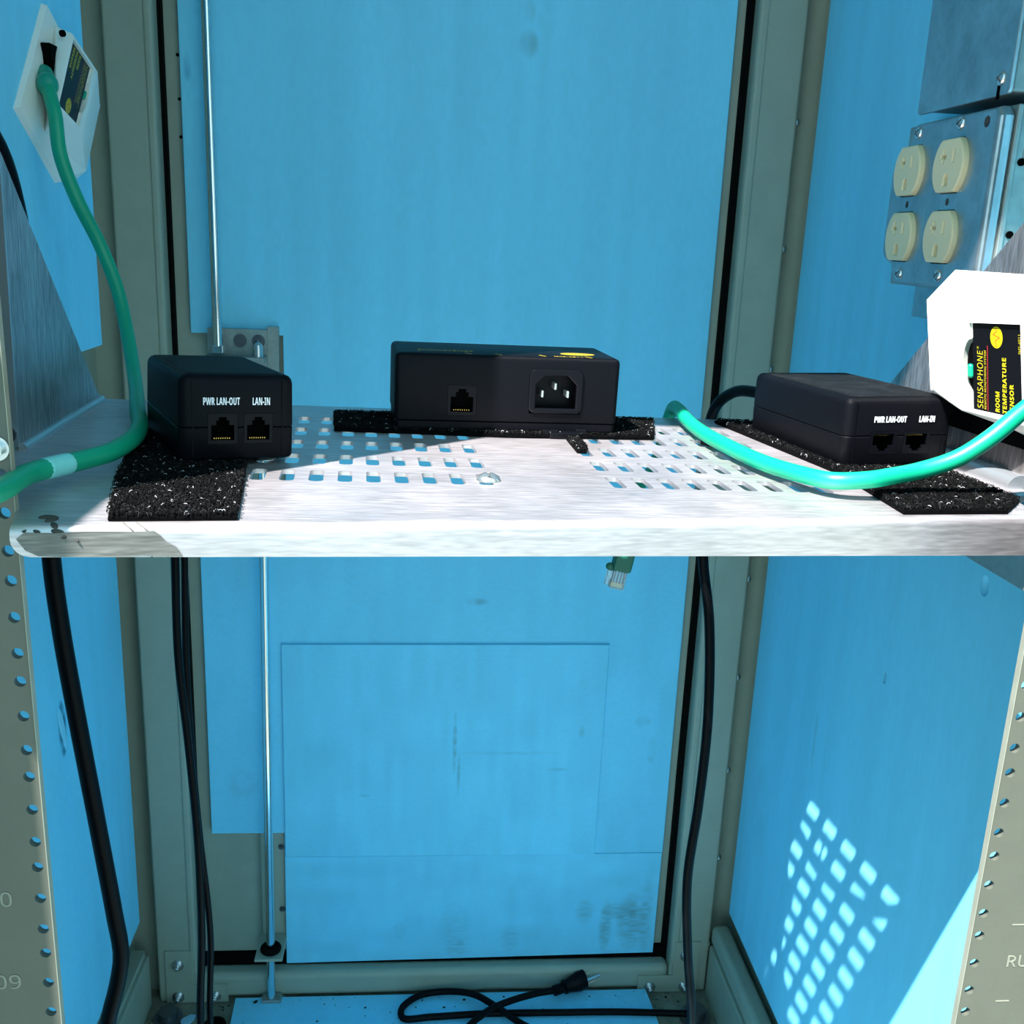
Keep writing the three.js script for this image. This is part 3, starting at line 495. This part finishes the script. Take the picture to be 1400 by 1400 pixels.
{ // hook tape that holds the sensor against the right gusset
  const t = shelfThing('hook_tape', 'black hook tape pad on the right gusset below the temperature sensor', 'hook tape', [329.6, 22, -45]);
  part(t, 'backing', extr(rrect(THREE.Shape, -44, 40, 0, 16, 1), 2.2, 0.4).rotateY(-Math.PI / 2).translate(0, 0, 0), M.velcro);
}

// ---------------------------------------------------------------- outlet boxes on the right wall (u = towards us, v = up, normal = away from the wall)
const OB = 1.08, setOut = (t) => { const b = bases.get(t); t.scale.setScalar(OB); t.position.set(b[0] * OB * MM, (b[1] * OB + FY) * MM, b[2] * OB * MM); }; // boxes are drawn at 1 : 1.08
const wallFace = (g, x) => g.rotateY(-Math.PI / 2).translate(x, 0, 0);
{
  const t = thing('outlet_box', 'galvanized outlet box with four ivory receptacles on the right wall', 'outlet box', [345, -22, -632]); setOut(t);
  // raised cover with notched corners
  const cov = new THREE.Shape(); [[-676, -19], [-574, -19], [-570, -15], [-570, 76], [-574, 81], [-672, 81], [-676, 77], [-677, 70], [-684, 64], [-697, 58], [-699, 52], [-699, 2], [-696, -3], [-683, -8], [-679, -13]].forEach(([u, v], i) => (i ? cov.lineTo(u, v) : cov.moveTo(u, v))); cov.closePath();
  const faces = [[-669.5, 52], [-615.5, 52], [-669.5, 11], [-615.5, 11]];
  const outline = (T, u, v, k) => { const p = new T(), r = 18.2 + k, hy = 15.2 + k, a = Math.asin(hy / r); p.absarc(u, v, r, -a, a, false); p.absarc(u, v, r, Math.PI - a, Math.PI + a, false); p.closePath(); return p; };
  const cutters = faces.map(([u, v]) => extr(outline(THREE.Shape, u, v, 0.7), 30).translate(0, 0, -10));
  for (const [u, v, r] of [[-669, 31.4, 2.2], [-615.8, 31.4, 2.2], [-583, 73.6, 3.2]]) cutters.push(cylZ(r, 30, 20).translate(u, v, 5));
  wpart(t, 'cover_plate', wallFace(csg(extr(cov, 10, 3.4, 10, 4), cutters), 320), M.galv);
  const bx = new THREE.Shape(); [[322, -19], [372, -19], [372, 81], [322, 81]].forEach(([x, y], i) => (i ? bx.lineTo(x, y) : bx.moveTo(x, y))); bx.closePath();
  wpart(t, 'box', [rbox(320, 351.5, -18, 80, -690, -571.5, 2, 2), rbox(319.5, 323, -20, 82, -700, -569, 1, 1), ...[15, 52].map((y) => cylZ(2.1, 1, 16).translate(0, -500, 0)).slice(2)], M.galvDark);
  for (const [y] of [[52], [13]]) wpart(t, 'screw_hole', cylZ(2.1, 1.2, 18).translate(327, y, -571.4), M.hole);
  for (const y of [56, 6]) wpart(t, 'knockout', [new THREE.TorusGeometry(11.5, 0.5, 8, 36).translate(339, y, -571.6), cylZ(10.8, 0.8, 32).translate(339, y, -571.5)], M.galvDark);
  wpart(t, 'mounting_strap', rbox(341, 351, -42, -17, -706, -655, 1, 1), M.galv);
  wpart(t, 'clamp_ear', rbox(320, 326, 62, 72, -688, -677, 1.5, 1), M.galv);
  for (const [u, v] of [[-665.6, 75], [-612.5, 75.6], [-666.8, -12.6], [-614, -12]]) wpart(t, 'cover_screw', wallFace(panScrew(3.9).rotateZ(0.6).translate(u, v, 0), 310.1), M.zinc);
  for (const [u, v] of faces) {
    const s = outline(THREE.Shape, u, v, 0), cut = (pts) => { const p = new THREE.Path(); pts.forEach(([x, y], i) => (i ? p.lineTo(u + x, v + y) : p.moveTo(u + x, v + y))); p.closePath(); s.holes.push(p); };
    cut([[-7, 1.8], [-5.2, 1.8], [-5.2, 4.4], [-3.2, 4.4], [-3.2, 6.2], [-5.2, 6.2], [-5.2, 9], [-7, 9], [-7, 6.2], [-9.4, 6.2], [-9.4, 4.4], [-7, 4.4]]);
    cut([[5.2, 2], [7, 2], [7, 8.8], [5.2, 8.8]]);
    const gp = new THREE.Path(); gp.moveTo(u - 2.6, v - 11.4); gp.lineTo(u + 2.6, v - 11.4); gp.lineTo(u + 2.6, v - 7.4); gp.absarc(u, v - 7.4, 2.6, 0, Math.PI, false); gp.closePath(); s.holes.push(gp);
    const r = wpart(t, 'receptacle', wallFace(extr(s, 9, 0.8, 10, 2), 315.5), M.ivory);
    wpart(r, 'slot_floor', wallFace(extr(outline(THREE.Shape, u, v, -0.8), 1.5), 314), M.ivoryDeep);
    wpart(r, 'slot_contact', box(312, 313, v + 3.6, v + 7, u - 8, u - 4.4), M.hole);
  }
}
{
  const t = thing('outlet_box', 'galvanized box with a flat blank cover above the receptacles', 'outlet box', [345, 86, -622]); setOut(t);
  const cov = rrect(THREE.Shape, -675.5, -568, 86.5, 196, 3);
  wpart(t, 'cover_plate', wallFace(extr(cov, 2.4, 0.6, 8, 2), 314), M.galv);
  wpart(t, 'box', rbox(314.4, 351.5, 88, 194, -672, -571, 2, 2), M.galvDark);
  wpart(t, 'keyhole', box(311.4, 311.9, 84.8, 92, -580.4, -577.4), M.hole);
  wpart(t, 'cover_screw', wallFace(panScrew(3.9).rotateZ(0.9).translate(-577.5, 95.4, 0), 311.6), M.zinc);
}

// ---------------------------------------------------------------- cables
function cable(label, list, r, mat, n = 160, extra) {
  const c = curve(list), mid = c.getPoint(0.5), ends = c.getPoint(1);
  const t = thing('cable', label, 'cable', [mid.x, Math.min(c.getPoint(0).y, ends.y), mid.z]);
  wpart(t, 'sheath', tube(c, r, n, 14), mat); if (extra) extra(t, c); return t;
}
const along = (c, u0, u1, r, seg = 14) => { const p = []; for (let i = 0; i <= 12; i++) p.push(c.getPoint(u0 + (u1 - u0) * i / 12).toArray()); return tube(p, r, 24, seg); };
cable('green network cable dropping from the humidity sensor past the left adapter', [[-256, 93, -746], [-252, 87, -738], [-247, 77, -728], [-242, 64, -720], [-240, 41, -718], [-232, 14, -719], [-222, -16, -730], [-212, -44, -728], [-203, -70, -713], [-188, -97, -672], [-163, -104, -585], [-150, -104, -540], [-146, -104.5, -512], [-148, -105, -482], [-155, -104.5, -460], [-161, -103.5, -441], [-164, -102.5, -425], [-160, -100, -392], [-157, -97, -370], [-155, -92, -340], [-165, -84, -300]], 4.5, M.cableGreen, 240, (t, c) => {
  wpart(t, 'boot', [along(c, 0.004, 0.035, 5.6), new THREE.SphereGeometry(6.8, 18, 14).scale(1, 1.15, 1).translate(-250.5, 84.5, -735)], M.bootGreen, { label: 'green moulded plug boot' });
  const u = [0, 1]; let best = 0, bd = 1e9; for (let i = 0; i <= 400; i++) { const p = c.getPoint(i / 400), d = p.distanceTo(V([-158, -104, -451])); if (d < bd) { bd = d; best = i / 400; } }
  wpart(t, 'sleeve', along(c, best, best + 0.035, 4.9), M.sleeve, { label: 'pale shrink sleeve' });
});
cable('bright green network cable looping across the shelf, its clear plug hanging below', [[322, -58, -518], [322, -60, -502], [312, -65.5, -490], [298, -76, -486], [284, -88, -484], [270, -99, -486], [252, -106, -487], [235, -108.5, -483], [221, -110, -480], [205, -111.5, -483], [194, -112.5, -502], [184, -113.2, -532], [178, -113.2, -568], [174, -113.4, -611], [175, -113.6, -660], [177.5, -112, -700], [177.5, -113, -714], [177, -122, -723], [174, -138, -722], [163, -155, -700], [139, -162, -650], [131, -172, -620], [127, -184, -604]], 4.5, M.cableGreen, 260, (t, c) => {
  const put = (g) => { const q = new THREE.Quaternion().setFromUnitVectors(new THREE.Vector3(0, 1, 0), new THREE.Vector3(4.6, 21, -3).normalize()); return g.applyQuaternion(q).translate(124.6, -196.5, -601); };
  wpart(t, 'boot', [put(rbox(-6, 6, -3.5, 10, -5, 5, 1.6, 2)), put(cyl(4.9, 4, 18).translate(0, 11.5, 0)), put(cyl(4.9, 1.5, 18).translate(0, 15, 0)), put(new THREE.SphereGeometry(3.2, 14, 10).scale(1, 0.8, 0.7).translate(-7, -2, 1))], M.plugGreen, { label: 'dark green ribbed plug boot' });
  const pl = wpart(t, 'plug', [put(rbox(-5, 4.2, -15, -3.5, -4, 4, 0.6, 1)), put(rbox(-8, -5.6, -14, -3, -1.8, 1.8, 0.5, 1))], M.clear, { label: 'clear plastic network plug' });
  wpart(pl, 'contact_pins', [0, 1, 2, 3, 4, 5, 6, 7].map((i) => put(box(-0.3, 0.3, -14.4, -11, -3.2, -2.8).translate(-3.9 + i * 1.02, 0, 0))), M.gold);
  wpart(pl, 'wires', [-3, -1, 1, 2.8].map((x) => put(cyl(0.5, 8, 8).translate(x, -7.5, 0))), M.steelDark);
  wpart(t, 'sleeve', along(c, 0.012, 0.045, 5), M.sleeve, { label: 'pale shrink sleeve' });
});
cable('thick black cable down the left wall, bent near the floor', [[-255, 420, -500], [-254, 250, -530], [-250, 110, -572], [-238, 46, -600], [-236, 33, -610], [-236, 16, -621], [-235, -28, -632], [-231, -100, -628], [-227, -198, -612], [-225.6, -245, -614], [-222, -296, -616], [-214, -384, -618], [-207, -460, -619], [-204.5, -492, -619], [-208, -515, -617], [-216, -548, -615], [-222, -640, -620], [-232, -760, -640], [-240, -880, -690], [-236, -905, -740]], 5.6, M.cableBlack);
cable('black power lead hanging from the left adapter beside the left post', [[-140, -96, -596], [-150, -98, -650], [-166, -104, -705], [-178, -120, -730], [-182.5, -160, -734], [-183.2, -236, -733], [-184.2, -317, -732], [-179.5, -391, -731], [-175.5, -475, -730], [-176, -564, -730], [-180.5, -650, -731], [-184, -760, -760], [-204, -870, -800], [-226, -906, -850]], 3.1, M.cableBlack);
cable('thin black cord hanging just behind the left power lead', [[-128, -98, -605], [-140, -100, -660], [-158, -106, -712], [-172, -124, -738], [-178, -165, -746], [-179, -240, -744], [-181.5, -323, -744], [-180, -397, -742], [-176, -470, -738], [-170.5, -566, -737], [-174, -652, -738], [-176, -765, -770], [-196, -870, -815], [-224, -907, -872]], 2.6, M.cableBlack);
cable('black power lead from the back of the right adapter hanging along the right post', [[236, -98, -652], [226, -96, -682], [218, -100, -706], [211, -116, -726], [210.5, -160, -735], [214.6, -230, -732], [224.3, -284, -731], [230.6, -366, -730], [230, -445, -730], [226.8, -515, -730], [233.5, -587, -731], [244, -663, -733], [252, -770, -765], [290, -860, -850], [315, -906, -900]], 4, M.cableBlack);
{
  const y = -898.6, c = curve([[330, y, -1006], [240, y, -1012], [180, y, -1013], [80, y, -1014], [20, y, -1011], [-14, y, -1010], [-16, y, -1026], [4, y + 1, -1045], [36, y + 3, -1049], [70, y + 7.5, -1038], [96, y + 7, -1018], [120, y + 3, -998], [150, y, -975], [165, y, -940], [90, y, -930], [40, y + 1, -955], [62, y + 3, -990], [90, y + 8, -1012], [120, y + 9, -1026], [150, y + 9, -1036], [172, y + 8, -1041]]);
  const t = thing('mains_cable', 'coiled black power cord with a three-pin plug on the floor foam', 'power cord', [80, -903, -1020]);
  wpart(t, 'sheath', tube(c, 4, 240, 12), M.cableBlack);
  const d = new THREE.Vector3(22, 1.5, -9).normalize(), q = new THREE.Quaternion().setFromUnitVectors(new THREE.Vector3(0, 1, 0), d), put = (g) => g.applyQuaternion(q).translate(172, -890.6, -1041);
  wpart(t, 'plug', [put(cyl(6, 14, 16, 5).translate(0, 4, 0)), ...[0, 1, 2].map((i) => put(cyl(6.4, 2, 16).translate(0, -1 + i * 4, 0))), put(cyl(8.6, 3, 20).translate(0, 13, 0)), put(new THREE.CylinderGeometry(12, 7.6, 18, 24).scale(1, 1, 0.8).translate(0, 23, 0)), put(new THREE.CylinderGeometry(12, 12, 9, 24).scale(1, 1, 0.8).translate(0, 36, 0))], M.plasticGloss);
  wpart(t, 'prong', put(cyl(2.1, 20, 12).translate(0, 50, 5)), M.zinc); wpart(t, 'prong', put(box(-6.6, -5.2, 40, 56, -5, 1)), M.zinc); wpart(t, 'prong', put(box(5.2, 6.6, 40, 56, -5, 1)), M.zinc);
}

// ---------------------------------------------------------------- under the shelf and on the floor
{
  const t = thing('support_angle', 'dark painted support angle under the right end of the shelf', 'bracket', [352, -190, -560]);
  wpart(t, 'upright_leg', rbox(347, 350, -186, -141, -720, -430, 0.8, 1), M.galvDark);
  wpart(t, 'flat_leg', rbox(350, 374.6, -180, -177, -720, -430, 0.8, 1), M.galvDark);
}
const onFloor = (n, l, c, g, m) => single(n, l, c, g, m);
onFloor('anchor_bolt', 'dark anchor bolt head on the floor by the left post', 'bolt', [cyl(17, 4, 28).translate(-292, Y0 + 2, -1032), cyl(12, 9, 6).translate(-292, Y0 + 8.5, -1032)], M.steelDark);
onFloor('anchor_bolt', 'dark anchor bolt head on the floor by the right post', 'bolt', [cyl(19, 4, 28).translate(341, Y0 + 2, -1014), cyl(13, 10, 6).translate(341, Y0 + 9, -1014)], M.steelDark);
onFloor('floor_grommet', 'round black rubber grommet in the floor beside the foam sheet', 'grommet', [new THREE.TorusGeometry(10.5, 2.8, 10, 32).rotateX(Math.PI / 2).translate(-235, Y0 + 2.8, -1018), cyl(10.5, 1.6, 28).translate(-235, Y0 + 0.8, -1018)], M.gasket);
onFloor('foam_scrap', 'pale torn foam scrap lying by the left corner plate', 'scrap', extr(shapeOf([[-275, 1022], [-268, 1019], [-262, 1028], [-261, 1036], [-267, 1037], [-277, 1029]]), 3, 0.5).rotateX(-Math.PI / 2).translate(0, Y0, 0), std(0x8fc6de, 0.7));
{ // crumbs and dry leaf bits swept into the back of the floor
  const r = rng(77), list = [];
  for (let i = 0; i < 150; i++) {
    const onF = i < 70, x = onF ? -205 + 490 * r() : (r() < 0.5 ? -314 + 92 * r() : 294 + 66 * r()), z = -1052 + 90 * r() * r(), s = 0.5 + 2.2 * r() * r() * r();
    list.push(new THREE.IcosahedronGeometry(s, 0).scale(0.6 + r(), 0.35, 0.5 + r() * 1.1).rotateY(r() * 6).translate(x, (onF ? Y0 + 9 : Y0) + s * 0.3, z));
  }
  const m = single('floor_debris', 'scattered dark crumbs and leaf bits on the cabinet floor', 'debris', list, std(0x2a2a20, 0.95)); m.userData.kind = 'stuff';
}

renderer.render(scene, camera);
